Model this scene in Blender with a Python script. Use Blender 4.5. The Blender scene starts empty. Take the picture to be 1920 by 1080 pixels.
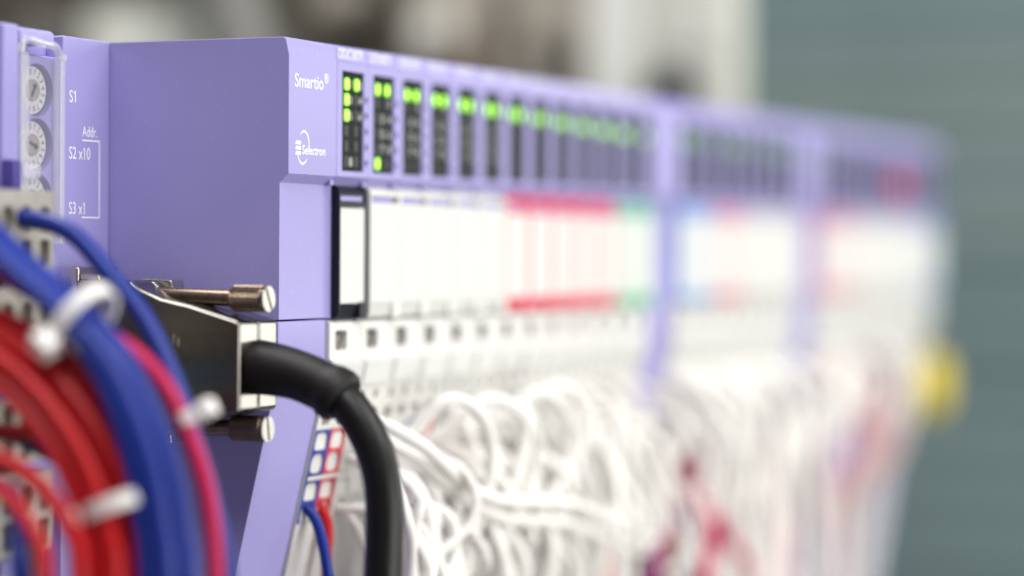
import bpy, bmesh, math, random
from mathutils import Vector, Matrix
random.seed(7)
SC = bpy.context.scene
COL = SC.collection
S = 0.001                                   # every length below is in millimetres

# ------------------------------------------------------------------ camera
cam_d = bpy.data.cameras.new('camera')
cam = bpy.data.objects.new('camera', cam_d); COL.objects.link(cam)
cam.matrix_world = Matrix(((0.413629, 0.010885, -0.910380, -0.3837044),
                           (-0.910418, 0.012632, -0.413496, -0.2183960),
                           (0.006999, 0.999861, 0.015135, -0.0136045),
                           (0, 0, 0, 1)))
cam_d.sensor_width = 36.0
cam_d.lens = 86.25
cam_d.clip_start = 0.01
cam_d.clip_end = 60.0
cam_d.dof.use_dof = True
cam_d.dof.focus_distance = 0.443
cam_d.dof.aperture_fstop = 4.35
SC.camera = cam

# ------------------------------------------------------------------ world, lamps, exposure
W = bpy.data.worlds.new('World'); SC.world = W; W.use_nodes = True
W.node_tree.nodes['Background'].inputs[0].default_value = (0.92, 0.90, 0.90, 1)
W.node_tree.nodes['Background'].inputs[1].default_value = 0.19

def area(name, loc, aim, sx, sy, power, col=(1, 1, 1)):
    d = bpy.data.lights.new(name, 'AREA'); d.shape = 'RECTANGLE'; d.size = sx; d.size_y = sy
    d.energy = power; d.color = col
    o = bpy.data.objects.new(name, d); COL.objects.link(o)
    o.location = loc
    o.rotation_euler = (Vector(aim) - Vector(loc)).to_track_quat('-Z', 'Y').to_euler()
    return o
area('ceiling_lamp', (0.25, -1.25, 1.15), (0.10, 0, -0.02), 1.3, 0.9, 21.5, (1.0, 0.995, 0.94))
area('window_light', (3.4, -1.75, 0.45), (0.15, 0, -0.02), 1.9, 1.9, 66, (1.0, 0.995, 0.94))
area('front_fill', (0.10, -1.65, -0.35), (0.10, 0, -0.05), 1.5, 1.2, 23.5, (1.0, 0.995, 0.95))  # added frontal fill, lifts the shade among the white wires
area('left_fill', (-0.85, -0.42, 1.45), (0.0, 0.0, 0.0), 0.9, 0.9, 20, (1.0, 0.98, 1.0))  # added fill from upper left for the purple side faces
area('back_fill', (0.10, 0.50, 1.3), (0.48, 0.2, 0.05), 0.8, 0.8, 24, (1.0, 0.98, 0.93))  # added fill that brightens the boxes behind the rack

SC.view_settings.view_transform = 'Standard'
SC.view_settings.look = 'None'
SC.view_settings.exposure = 0.0
SC.view_settings.gamma = 1.0
SC.render.engine = 'CYCLES'
SC.cycles.use_denoising = True
SC.cycles.max_bounces = 8
SC.cycles.transparent_max_bounces = 16
SC.cycles.sample_clamp_indirect = 6.0

# ------------------------------------------------------------------ materials
def srgb(r, g, b):
    f = lambda c: (c / 255 / 12.92) if c / 255 <= 0.04045 else ((c / 255 + 0.055) / 1.055) ** 2.4
    return (f(r), f(g), f(b), 1)

def mat(name, col, rough=0.45, metal=0.0, var=0.06, scale=300, bump=0.0, bscale=4000, spec=0.5, emit=None, estr=0.0, coat=0.0, dust=0.0):
    m = bpy.data.materials.new(name); m.use_nodes = True
    nt = m.node_tree; b = nt.nodes['Principled BSDF']
    b.inputs['Roughness'].default_value = rough
    b.inputs['Metallic'].default_value = metal
    b.inputs['Specular IOR Level'].default_value = spec
    b.inputs['Coat Weight'].default_value = coat
    tc = nt.nodes.new('ShaderNodeTexCoord')
    n = nt.nodes.new('ShaderNodeTexNoise'); n.inputs['Scale'].default_value = scale; n.inputs['Detail'].default_value = 5
    nt.links.new(tc.outputs['Object'], n.inputs['Vector'])
    r = nt.nodes.new('ShaderNodeValToRGB')
    r.color_ramp.elements[0].position = 0.3; r.color_ramp.elements[1].position = 0.7
    r.color_ramp.elements[0].color = tuple(c * (1 - var) for c in col[:3]) + (1,)
    r.color_ramp.elements[1].color = tuple(min(1, c * (1 + var)) for c in col[:3]) + (1,)
    nt.links.new(n.outputs['Fac'], r.inputs['Fac']); nt.links.new(r.outputs['Color'], b.inputs['Base Color'])
    mr = nt.nodes.new('ShaderNodeMapRange')
    mr.inputs['To Min'].default_value = max(0.02, rough * 0.88); mr.inputs['To Max'].default_value = min(1, rough * 1.12)
    nt.links.new(n.outputs['Fac'], mr.inputs['Value']); nt.links.new(mr.outputs['Result'], b.inputs['Roughness'])
    if bump:
        n2 = nt.nodes.new('ShaderNodeTexNoise'); n2.inputs['Scale'].default_value = bscale; n2.inputs['Detail'].default_value = 2
        nt.links.new(tc.outputs['Object'], n2.inputs['Vector'])
        bp = nt.nodes.new('ShaderNodeBump'); bp.inputs['Strength'].default_value = bump; bp.inputs['Distance'].default_value = 0.0001
        nt.links.new(n2.outputs['Fac'], bp.inputs['Height']); nt.links.new(bp.outputs['Normal'], b.inputs['Normal'])
    if dust:
        n3 = nt.nodes.new('ShaderNodeTexNoise'); n3.inputs['Scale'].default_value = 1800; n3.inputs['Detail'].default_value = 1
        nt.links.new(tc.outputs['Object'], n3.inputs['Vector'])
        m3 = nt.nodes.new('ShaderNodeMapRange'); m3.inputs['From Min'].default_value = 0.68; m3.inputs['From Max'].default_value = 0.76; m3.inputs['To Max'].default_value = dust
        nt.links.new(n3.outputs['Fac'], m3.inputs['Value'])
        mx = nt.nodes.new('ShaderNodeMix'); mx.data_type = 'RGBA'; mx.inputs[7].default_value = (0.55, 0.53, 0.6, 1)
        nt.links.new(m3.outputs['Result'], mx.inputs[0]); nt.links.new(r.outputs['Color'], mx.inputs[6]); nt.links.new(mx.outputs[2], b.inputs['Base Color'])
    if emit:
        b.inputs['Emission Color'].default_value = emit; b.inputs['Emission Strength'].default_value = estr
    return m

PURPLE = mat('purple_plastic', srgb(151, 145, 201), 0.46, bump=0.2, bscale=3800, var=0.035, scale=45, dust=0.35)
PURPLE_D = mat('dark_purple_plastic', srgb(74, 66, 138), 0.5, var=0.04)
WHITE = mat('white_plastic', srgb(210, 209, 206), 0.42, bump=0.1, var=0.02)
CARD = mat('white_card', srgb(208, 208, 206), 0.7, var=0.01)
INK = mat('white_ink', srgb(226, 226, 232), 0.6, var=0.05, scale=1500)
BLACKP = mat('black_plastic', srgb(24, 27, 34), 0.42, bump=0.15, spec=0.2)
DARKWIN = mat('smoked_window', srgb(28, 34, 33), 0.5, var=0.1, spec=0.06)
LEDOFF = mat('unlit_led', srgb(46, 52, 50), 0.4, var=0.05, spec=0.15)
LEDCHAR = mat('grey_ink', srgb(196, 196, 190), 0.6, var=0.02)
DIALINK = mat('dial_ink', srgb(124, 120, 116), 0.6, var=0.02)
def led_mat(name, k):
    m = mat(name, srgb(110, 190, 30), 0.3); nt = m.node_tree; b = nt.nodes['Principled BSDF']
    tc = nt.nodes.new('ShaderNodeTexCoord'); mp = nt.nodes.new('ShaderNodeMapping'); mp.inputs['Scale'].default_value = (1 / 0.00095, 0, 1 / 0.00125)
    ln = nt.nodes.new('ShaderNodeVectorMath'); ln.operation = 'LENGTH'
    nt.links.new(tc.outputs['Object'], mp.inputs['Vector']); nt.links.new(mp.outputs['Vector'], ln.inputs[0])
    r = nt.nodes.new('ShaderNodeValToRGB'); r.color_ramp.elements[0].position = 0.15; r.color_ramp.elements[1].position = 1.0
    r.color_ramp.elements[0].color = (1.0, 1.9, 0.05, 1); r.color_ramp.elements[1].color = (0.22, 0.80, 0.02, 1)
    nt.links.new(ln.outputs['Value'], r.inputs['Fac']); nt.links.new(r.outputs['Color'], b.inputs['Emission Color'])
    b.inputs['Emission Strength'].default_value = k
    return m
LEDON = led_mat('lit_led', 1.25); LEDON2 = led_mat('weak_lit_led', 0.9); LEDON3 = led_mat('faint_lit_led', 0.3)
REDLAMP = mat('lit_red_lamp', srgb(200, 30, 40), 0.3, emit=(0.9, 0.05, 0.08, 1), estr=0.12)
REDP = mat('red_plastic', srgb(206, 36, 62), 0.4, var=0.04)
REDH = mat('light_red_plastic', srgb(220, 82, 102), 0.4, var=0.04)
GREENP = mat('green_plastic', srgb(126, 196, 158), 0.4, var=0.04)
PINKP = mat('pale_red_plastic', srgb(222, 150, 160), 0.4, var=0.04)
BLUEP = mat('pale_blue_plastic', srgb(148, 182, 222), 0.4, var=0.04)
BLUEF = mat('blue_plastic', srgb(34, 62, 150), 0.4, var=0.04)
GREYT = mat('grey_terminal_plastic', srgb(150, 146, 138), 0.42, bump=0.15, var=0.04)
HOLE = mat('dark_hole', srgb(30, 28, 26), 0.6)
METAL = mat('nickel_metal', srgb(196, 190, 178), 0.24, metal=1.0, var=0.08, scale=500, bump=0.15, bscale=2500)
METALH = mat('hood_metal', srgb(124, 122, 117), 0.2, metal=1.0, var=0.08, scale=500, bump=0.1, bscale=2500)
METALD = mat('dark_nickel_metal', srgb(128, 112, 96), 0.28, metal=1.0, var=0.15, scale=700)
RUBBER = mat('black_rubber', srgb(17, 15, 15), 0.5, spec=0.3, bump=0.35, bscale=5000, var=0.1)
CABLE = mat('black_cable_jacket', srgb(14, 13, 13), 0.40, spec=0.35, bump=0.12, bscale=2500, var=0.1)
W_BLUE = mat('blue_wire_jacket', srgb(18, 42, 128), 0.36, spec=0.35, var=0.06, scale=90)
W_RED = mat('red_wire_jacket', srgb(178, 16, 24), 0.36, spec=0.35, var=0.06, scale=90)
W_PINK = mat('magenta_wire_jacket', srgb(180, 16, 74), 0.36, spec=0.35, var=0.06, scale=90)
W_WHITE = mat('white_wire_jacket', srgb(234, 232, 228), 0.5, var=0.03, scale=90)
W_PURPLE = mat('violet_wire_jacket', srgb(126, 20, 96), 0.38, var=0.05, scale=90)
W_BROWN = mat('brown_wire_jacket', srgb(122, 62, 40), 0.4, var=0.05, scale=90)
W_LILAC = mat('lilac_wire_jacket', srgb(150, 140, 196), 0.4, var=0.05, scale=90)
W_ROSE = mat('pale_pink_wire_jacket', srgb(222, 178, 178), 0.4, var=0.05, scale=90)
W_STONE = mat('grey_wire_jacket', srgb(150, 146, 140), 0.4, var=0.05, scale=90)
W_BLACK = mat('black_wire_jacket', srgb(26, 26, 28), 0.4, var=0.05, scale=90)
NYLON = mat('nylon', srgb(226, 223, 221), 0.7, var=0.02, spec=0.2)
YELLOW = mat('yellow_plastic', srgb(214, 190, 14), 0.45, var=0.05)
BEIGE = mat('beige_paint', srgb(200, 200, 190), 0.55, var=0.03, scale=30)
OFFW = mat('off_white_paint', srgb(218, 221, 214), 0.55, var=0.03, scale=30)
TAUPE = mat('taupe_paint', srgb(166, 160, 148), 0.6, var=0.08, scale=30)
DARKB = mat('dark_brown_paint', srgb(66, 62, 54), 0.6, var=0.15, scale=20)
STEEL = mat('grey_steel', srgb(124, 124, 120), 0.45, metal=0.4, var=0.1, scale=30)
REDBR = mat('red_brown_paint', srgb(142, 122, 110), 0.6, var=0.1, scale=30)

def clear_mat(name, white):
    m = bpy.data.materials.new(name); m.use_nodes = True; nt = m.node_tree; nt.nodes.clear()
    out = nt.nodes.new('ShaderNodeOutputMaterial'); tr = nt.nodes.new('ShaderNodeBsdfTransparent')
    tr.inputs[0].default_value = (0.97, 0.97, 0.98, 1)
    df = nt.nodes.new('ShaderNodeBsdfPrincipled'); df.inputs['Base Color'].default_value = (0.85, 0.85, 0.88, 1); df.inputs['Roughness'].default_value = 0.2
    n = nt.nodes.new('ShaderNodeTexNoise'); n.inputs['Scale'].default_value = 200
    mr = nt.nodes.new('ShaderNodeMapRange'); mr.inputs['To Min'].default_value = white * 0.85; mr.inputs['To Max'].default_value = white * 1.15
    nt.links.new(n.outputs['Fac'], mr.inputs['Value'])
    m1 = nt.nodes.new('ShaderNodeMixShader'); nt.links.new(mr.outputs['Result'], m1.inputs[0])
    nt.links.new(tr.outputs[0], m1.inputs[1]); nt.links.new(df.outputs[0], m1.inputs[2])
    gl = nt.nodes.new('ShaderNodeBsdfGlossy'); gl.inputs['Roughness'].default_value = 0.08
    fr = nt.nodes.new('ShaderNodeValue'); fr.outputs[0].default_value = 0.06
    m2 = nt.nodes.new('ShaderNodeMixShader'); nt.links.new(fr.outputs[0], m2.inputs[0])
    nt.links.new(m1.outputs[0], m2.inputs[1]); nt.links.new(gl.outputs[0], m2.inputs[2])
    nt.links.new(m2.outputs[0], out.inputs['Surface'])
    return m
CLEAR = clear_mat('clear_polycarbonate', 0.07)
CLEARRIM = clear_mat('clear_polycarbonate_rim', 0.30)

# ------------------------------------------------------------------ mesh helpers
class MB:
    def __init__(s): s.v = []; s.f = []
    def add(s, vs, fs):
        o = len(s.v); s.v += [tuple(p) for p in vs]; s.f += [tuple(i + o for i in f) for f in fs]; return s
    def box(s, x0, x1, y0, y1, z0, z1):
        return s.add([(x0, y0, z0), (x1, y0, z0), (x1, y1, z0), (x0, y1, z0), (x0, y0, z1), (x1, y0, z1), (x1, y1, z1), (x0, y1, z1)],
                     [(0, 3, 2, 1), (4, 5, 6, 7), (0, 1, 5, 4), (1, 2, 6, 5), (2, 3, 7, 6), (3, 0, 4, 7)])
    def prism(s, prof, x0, x1):
        n = len(prof)
        vs = [(x0, y, z) for y, z in prof] + [(x1, y, z) for y, z in prof]
        return s.add(vs, [tuple(range(n))[::-1], tuple(range(n, 2 * n))] + [(i, (i + 1) % n, n + (i + 1) % n, n + i) for i in range(n)])
    def tube(s, pts, rad, n=12, caps=True):
        pts = [Vector(p) for p in pts]
        rs = rad if isinstance(rad, (list, tuple)) else [rad] * len(pts)
        t0 = (pts[1] - pts[0]).normalized()
        up = Vector((1, 0, 0)) if abs(t0.x) < 0.8 else Vector((0, 0, 1))
        u = t0.cross(up).normalized(); vs = []
        for k, p in enumerate(pts):
            t = (pts[min(k + 1, len(pts) - 1)] - pts[max(k - 1, 0)]).normalized()
            u = (u - t * u.dot(t)).normalized(); w = t.cross(u)
            for j in range(n):
                a = 2 * math.pi * j / n
                vs.append(p + (u * math.cos(a) + w * math.sin(a)) * rs[k])
        fs = []
        for k in range(len(pts) - 1):
            for j in range(n):
                a = k * n + j; b = k * n + (j + 1) % n
                fs.append((a, b, b + n, a + n))
        if caps:
            fs.append(tuple(range(n))[::-1]); fs.append(tuple(range((len(pts) - 1) * n, len(pts) * n)))
        return s.add(vs, fs)
    def cell(s, x0, x1, z0, z1, cx, cz, rx, rz, pw=2.0, depth=2.0, N=28, f=None, taper=1.0):
        """a flat piece of surface with one recessed hole (superellipse) in it"""
        f = f or (lambda u, v, d: (u, d, v))
        an = [2 * math.pi * k / N for k in range(N)] + [math.atan2(zz - cz, xx - cx) % (2 * math.pi) for xx in (x0, x1) for zz in (z0, z1)]
        an = sorted(set(round(a, 5) for a in an))
        out, inn = [], []
        for a in an:
            c, sn = math.cos(a), math.sin(a)
            t = min(((x1 - cx) / c if c > 1e-9 else 1e9), ((x0 - cx) / c if c < -1e-9 else 1e9),
                    ((z1 - cz) / sn if sn > 1e-9 else 1e9), ((z0 - cz) / sn if sn < -1e-9 else 1e9))
            out.append((cx + c * t, cz + sn * t))
            q = (abs(c / rx) ** pw + abs(sn / rz) ** pw) ** (-1 / pw)
            inn.append((c * q, sn * q))
        n = len(an)
        vs = [f(u, v, 0) for u, v in out] + [f(cx + u, cz + v, 0) for u, v in inn] + \
             [f(cx + u * taper, cz + v * taper, depth) for u, v in inn]
        fs = []
        for i in range(n):
            j = (i + 1) % n
            fs.append((i, j, n + j, n + i)); fs.append((n + i, n + j, 2 * n + j, 2 * n + i))
        fs.append(tuple(range(2 * n, 3 * n)))
        return s.add(vs, fs)
    def mesh(s, name, m, bevel=0.0, seg=2, smooth=35):
        me = bpy.data.meshes.new(name)
        me.from_pydata([(x * S, y * S, z * S) for x, y, z in s.v], [], s.f)
        bm = bmesh.new(); bm.from_mesh(me)
        if bevel:
            es = [e for e in bm.edges if len(e.link_faces) == 2 and e.calc_face_angle(0) > 0.5]
            bmesh.ops.bevel(bm, geom=es, offset=bevel * S, segments=seg, profile=0.5, affect='EDGES', clamp_overlap=True)
        bmesh.ops.recalc_face_normals(bm, faces=bm.faces)
        bm.to_mesh(me); bm.free()
        if smooth:
            me.shade_smooth(); me.set_sharp_from_angle(angle=math.radians(14 if bevel else smooth))
        me.materials.append(m)
        return me
    def build(s, name, m, parent=None, bevel=0.0, seg=2, smooth=35):
        o = link(name, s.mesh(name, m, bevel, seg, smooth), parent)
        if bevel >= 0.3:
            o.data.set_sharp_from_angle(angle=math.radians(50))
            w = o.modifiers.new('weighted_normals', 'WEIGHTED_NORMAL'); w.keep_sharp = True; w.weight = 90
        return o

def link(name, me, parent=None, loc=None):
    o = bpy.data.objects.new(name, me); COL.objects.link(o)
    if parent is not None: o.parent = parent
    if loc: o.location = [c * S for c in loc]
    return o
def tag(o, label=None, cat=None, group=None, kind=None):
    if label: o['label'] = label
    if cat: o['category'] = cat
    if group: o['group'] = group
    if kind: o['kind'] = kind
    return o
def thing(name, label, cat, loc=(0, 0, 0), group=None):
    o = bpy.data.objects.new(name, None); COL.objects.link(o); o.empty_display_size = 0.005
    o.location = [c * S for c in loc]
    return tag(o, label, cat, group)
def spline(pts, step=2.5):
    P = [Vector(p) for p in pts]; P = [P[0] * 2 - P[1]] + P + [P[-1] * 2 - P[-2]]
    out = []
    for i in range(1, len(P) - 2):
        a, b, c, d = P[i - 1:i + 3]
        n = max(2, int((c - b).length / step))
        for k in range(n):
            t = k / n
            out.append(0.5 * ((2 * b) + (c - a) * t + (2 * a - 5 * b + 4 * c - d) * t * t + (3 * b - a - 3 * c + d) * t ** 3))
    out.append(P[-2]); return out
TXT = {}
def text_mesh(body, size, bold=0.0, sx=1.0, align='LEFT', m=INK, shear=0.0, space=1.0, flag=True):
    key = (body, size, bold, sx, align, m.name, shear, flag)
    if key in TXT: return TXT[key]
    cu = bpy.data.curves.new('lettering', 'FONT'); cu.body = body; cu.size = size * S; cu.offset = bold * S
    cu.extrude = 0.02 * S; cu.align_x = align; cu.resolution_u = 3; cu.shear = shear; cu.space_character = space
    o = bpy.data.objects.new('lettering', cu); COL.objects.link(o)
    me = bpy.data.meshes.new_from_object(o.evaluated_get(bpy.context.evaluated_depsgraph_get()))
    bpy.data.objects.remove(o)
    for v in me.vertices:
        x, y, z = v.co; v.co = (x * sx, -z, y)
    if flag and '1' in body and len(body) > 0:
        cut = text_mesh(body[:body.index('1') + 1], size, bold, sx, 'LEFT', m, shear, space, False)
        xr = max(v.co.x for v in cut.vertices); zt = max(v.co.z for v in cut.vertices)
        st = size * 0.075 * S * sx; bm = bmesh.new(); bm.from_mesh(me); hgt = size * S
        vs = [bm.verts.new((x, -0.02 * S, z)) for x, z in ((xr - st, zt), (xr - st, zt - 0.12 * hgt), (xr - st - 0.17 * hgt * sx, zt - 0.20 * hgt), (xr - st - 0.17 * hgt * sx, zt - 0.11 * hgt))]
        bm.faces.new(vs); bm.to_mesh(me); bm.free()
    me.materials.clear(); me.materials.append(m); me.name = 'lettering'
    TXT[key] = me
    return me
def text(body, size, x, y, z, parent, **k):
    return link('lettering', text_mesh(body, size, **k), parent, (x, y - 0.03, z))
ORD = ['first', 'second', 'third', 'fourth', 'fifth', 'sixth', 'seventh', 'eighth', 'ninth', 'tenth', 'eleventh', 'twelfth', 'thirteenth']

# ------------------------------------------------------------------ setting: wall of boards, mounting plate
wall = MB().box(1912, 1930, -900, 1900, -900, 1000).build('wall', mat('wall_paint', srgb(112, 130, 132), 0.7, var=0.1, scale=3))
tag(wall, 'grey green wall far behind the row of modules', 'wall', kind='structure')
BOARDM = [mat('board_paint_%d' % k, srgb(*c), 0.7, var=0.10, scale=5) for k, c in enumerate([(116, 137, 139), (104, 125, 129), (122, 140, 138)])]
bmesh_shared = [MB().box(0, 10, -900, 1900, 0, 43).mesh('board', m, 2.0, 1) for m in BOARDM]
zz = -420.0; k = 0
while zz < 460:
    link('board', bmesh_shared[random.choice([0, 1, 2])], wall, (1900 + random.uniform(-3, 3), 0, zz)); zz += 46.0
plate = MB().box(-140, 462, 62, 66, -190, 12).build('mounting_plate', mat('plate_zinc', srgb(150, 152, 152), 0.45, metal=0.6, var=0.08, scale=20))
tag(plate, 'grey metal mounting plate behind the purple modules', 'mounting plate', kind='structure')

# ------------------------------------------------------------------ module profile (depth, height)
BACK = 60.0
def slope_y(z): return 1.9 + 0.235 * (-36 - z)
BODY_PROF = [(0.62, 24.0), (0.0, 21.5), (1.52, 21.48), (1.52, 0.02), (0.0, 0.0), (1.8, -1.6), (1.8, -26.4), (4.5, -26.45),
             (22.0, -130), (BACK, -130), (BACK, 24.5), (1.1, 24.5)]
HEAD_PROF = [(0.62, 24.0), (0.06, 21.5), (0.0, 21.4), (0.0, 0.0), (1.8, -1.6), (1.8, -26.3), (2.2, -26.35), (BACK, -26.35), (BACK, 24.5), (1.1, 24.5)]
HEADLOW_PROF = [(1.9, -26.6), (1.9, -36), (slope_y(-124), -124), (BACK, -124), (BACK, -26.6)]

def grid_plate(mb, xs, zs, holes, y0, y1):
    """front plate split on a grid; cells listed in holes are open, with walls going back to y1"""
    for i in range(len(xs) - 1):
        for j in range(len(zs) - 1):
            a, b, c, d = xs[i], xs[i + 1], zs[j], zs[j + 1]
            if (i, j) in holes:
                mb.add([(a, y0, c), (b, y0, c), (b, y0, d), (a, y0, d), (a, y1, c), (b, y1, c), (b, y1, d), (a, y1, d)],
                       [(0, 4, 5, 1), (1, 5, 6, 2), (2, 6, 7, 3), (3, 7, 4, 0)])
            else:
                mb.add([(a, y0, c), (b, y0, c), (b, y0, d), (a, y0, d)], [(0, 1, 2, 3)])
    X0, X1, Z0, Z1 = xs[0], xs[-1], zs[0], zs[-1]
    mb.add([(X0, y0, Z0), (X1, y0, Z0), (X1, y0, Z1), (X0, y0, Z1), (X0, y1, Z0), (X1, y1, Z0), (X1, y1, Z1), (X0, y1, Z1)],
           [(0, 4, 5, 1), (1, 5, 6, 2), (2, 6, 7, 3), (3, 7, 4, 0)])
    return mb

# ------------------------------------------------------------------ head modules
def head(x, w, label, lettering=False):
    h = thing('head_module', label, 'module', (x, 0, 0), 'head modules of the rows')
    MB().prism(HEAD_PROF, 0, w - 0.03).build('body', PURPLE, h, 0.1)
    MB().prism(HEADLOW_PROF, 0, w - 0.3).build('lower_housing', PURPLE, h, 0.3)
    MB().box(w - 1.6, w - 0.2, 0.4, 2.4, -1.8, -0.6).build('latch', PURPLE, h, 0.3)
    if lettering:
        text('Smartio', 3.5, 1.95, 0, 15.7, h, bold=0.035, sx=0.98)
        text('\u00ae', 2.4, 13.0, 0, 17.0, h, sx=0.9, bold=0.04)
        text('Selectron', 2.35, 4.7, 0, 3.65, h, bold=0.035, sx=0.98, shear=0.12)
        lg = MB()
        for q in range(3):
            z = 5.35 - q * 0.95
            lg.add([(2.35, -0.03, z), (4.5, -0.03, z), (4.35, -0.03, z + 0.68), (2.55, -0.03, z + 0.68)], [(0, 1, 2, 3)])
        lg.build('emblem_bar', INK, h, smooth=0)
        ar = MB()
        for a0, a1 in ((-10, 128), (205, 318)):
            n = 18; vs = []
            for q in range(n + 1):
                a = math.radians(a0 + (a1 - a0) * q / n); t = 0.22 * (0.4 + 0.6 * math.sin(math.pi * q / n))
                for r in (-t, t):
                    vs.append((5.3 + (2.1 + r) * math.cos(a) + 0.25 * math.sin(a), -0.03, 4.85 + (2.95 + r) * math.sin(a)))
            ar.add(vs, [(2 * q, 2 * q + 1, 2 * q + 3, 2 * q + 2) for q in range(n)])
        ar.build('emblem_ring', INK, h, smooth=0)
    return h
head(0, 18.0, 'purple head module with white printed lettering and emblem next to the black label holder', True)
head(180.5, 18.0, 'plain purple head module between the green label holders and the blurred second row')
head(298.6, 18.0, 'plain purple head module in the middle of the far blurred stretch')

# ------------------------------------------------------------------ input output modules
WX0, WX1 = 2.0, 10.6
VX0, VX1 = 11.2, 12.15
zs = [0.05, 1.1]
VZ = [2.2, 5.2, 8.2, 11.2, 14.2]
def panel_mesh():
    mb = MB()
    grid_plate(mb, [0.04, WX0, WX1, 11.0], [0.05, 1.1, 19.8, 21.45], {(1, 1)}, 0, 1.5)
    z = [0.05]
    for v in VZ: z += [v, v + 1.15]
    z.append(21.45)
    grid_plate(mb, [11.0, VX0, VX1, 12.46], z, {(1, 2 * q + 1) for q in range(5)}, 0, 1.5)
    return mb.mesh('front_panel', PURPLE, 0, smooth=0)
ME_PANEL = panel_mesh()
ME_BODY = MB().prism(BODY_PROF, 0.02, 12.48).mesh('body', PURPLE, 0.08)
ME_WIN = MB().box(WX0 - 0.3, WX1 + 0.3, 0.45, 0.8, 0.9, 20.0).mesh('led_window', DARKWIN, 0)
ME_VENT = MB().box(VX0 - 0.1, VX1 + 0.1, 1.2, 1.45, 1.5, 15.6).mesh('vent_back', PURPLE_D, 0)
def led_mesh(m, nm, y=0.2): return MB().box(-0.85, 0.85, y, 0.6, -1.12, 1.12).mesh(nm, m, 0.15, 2)
ME_ON, ME_ON2, ME_ON3, ME_OFF = led_mesh(LEDON, 'led'), led_mesh(LEDON2, 'led'), led_mesh(LEDON3, 'led'), led_mesh(LEDOFF, 'led', 0.36)
ME_LATCH = MB().box(11.2, 12.4, 0.4, 2.4, -1.8, -0.6).mesh('latch', PURPLE, 0.3)
def holder_mesh(m, x1=13.66):
    x0 = 1.2
    mb = MB()
    side = [(1.75, -1.3), (0.35, -2.0), (0.0, -2.7), (0.0, -25.6), (0.5, -26.2), (1.75, -26.7)]
    mb.prism(side, x0, x0 + 0.55).prism([(y + .01, z) for y, z in side], x1 - 0.75, x1)
    mb.prism([(1.7, -1.55), (0.35, -2.35), (0.03, -3.0), (0.03, -3.3), (1.7, -3.3)], x0 + 0.3, x1 - 0.7)
    mb.prism([(1.7, -4.6), (0.03, -4.6), (0.03, -5.7), (1.7, -5.7)], x0 + 0.3, x1 - 0.7)
    mb.prism([(1.7, -23.6), (0.25, -23.6), (1.1, -26.5), (1.7, -26.6)], x0 + 0.3, x1 - 0.7)
    mb.box(x1 - 3.0, x1 - 0.05, -0.1, 1.6, -26.65, -23.5)
    return mb.mesh('label_frame', m, 0.1)
HOLD = {'black': BLACKP, 'white': WHITE, 'red': REDH, 'green': GREENP, 'pale red': PINKP, 'blue': BLUEP}
ME_HOLD = {k_: holder_mesh(m, 12.35 if k_ == 'black' else 13.66) for k_, m in HOLD.items()}
ME_CARD = MB().box(1.7, 12.95, 0.1, 0.6, -23.7, -5.6).mesh('label_card', CARD, 0.05)
ME_CARDN = MB().box(1.7, 11.62, 0.22, 0.6, -23.7, -5.6).mesh('label_card', CARD, 0.05)
ME_LUG = MB().box(2.4, 11.2, 0.45, 1.78, -4.5, -3.4).mesh('lug', PURPLE, 0.1)
LED_X = (4.4, 8.3); LED_Z = [17.45, 14.55, 11.6, 8.7, 5.8, 2.95]
HEADS = ['DDC387F', 'DDI387F', 'DDI327P', 'DDI327P', 'DDI327P', 'DDI327P', 'DDO167T', 'DDO167T', 'DDO167T', 'DDO167T', 'DDO167T', 'AIC047T', 'AIC047T']

def io_module(x, colr, label, lit, drop=0.0, chars=(), detail=2, group='modules of the first row', title=None, on=None):
    t = thing('io_module', label, 'module', (x, 0, 0), group)
    link('body', ME_BODY, t); link('front_panel', ME_PANEL, t); link('led_window', ME_WIN, t)
    link('vent_back', ME_VENT, t); link('latch', ME_LATCH, t)
    for r in range(6):
        for c in range(2):
            if detail < 2 and r > 1 and (r, c) not in lit: continue
            link('led', (on or ME_ON) if (r, c) in lit else ME_OFF, t, (LED_X[c], 0, LED_Z[r] - (drop if r == 0 else 0)))
    for (r, xc, ch, sz) in chars:
        text(ch, sz, xc, 0.34, LED_Z[r] - sz * 0.36, t, align='CENTER', m=LEDCHAR, bold=0.02)
    if title: text(title, 2.7, 0.6, 0.22, 22.0, t, sx=0.86, bold=0.05)
    hol = link('label_holder', ME_HOLD[colr], t); link('label_card', ME_CARDN if colr == 'black' else ME_CARD, hol); link('lug', ME_LUG, t)
    if colr != 'white': hol['label'] = colr + ' plastic label holder with white card'
    return t
CH0 = [(0, 5.9, '1', 1.9), (0, 9.8, '2', 1.9), (1, 6.0, '3', 2.0), (1, 9.7, '4', 2.0), (2, 6.0, '5', 2.0), (2, 9.7, '6', 2.0), (5, 6.0, '8', 2.4)]
CHN = [(1, 9.2, '1', 2.2), (2, 6.3, '3', 2.5), (3, 6.3, '5', 2.5), (4, 6.3, '7', 2.5), (2, 9.4, '4', 2.0), (3, 9.4, '6', 2.0), (4, 9.4, '8', 2.0)]
row1 = ['black'] + ['white'] * 5 + ['red'] * 5 + ['green'] * 2
for i, colr in enumerate(row1):
    lit = {(0, 0), (0, 1), (1, 0), (2, 0)} if i == 0 else {(0, 0), (0, 1)} | ({(5, 0)} if i == 1 else set())
    if i == 12: lit = {(0, 1)}
    lab = ('purple module with black label holder, touching the lettered head module' if i == 0 else
           'purple module with %s label holder, %s from the lettered head module' % (colr, ORD[i]))
    io_module(18 + 12.5 * i, colr, lab, lit, 0.27 * i, CH0 if i == 0 else (CHN if i < 6 else ()), 2, 'modules of the first row', HEADS[i], ME_ON if i < 7 else ME_ON2)
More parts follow.
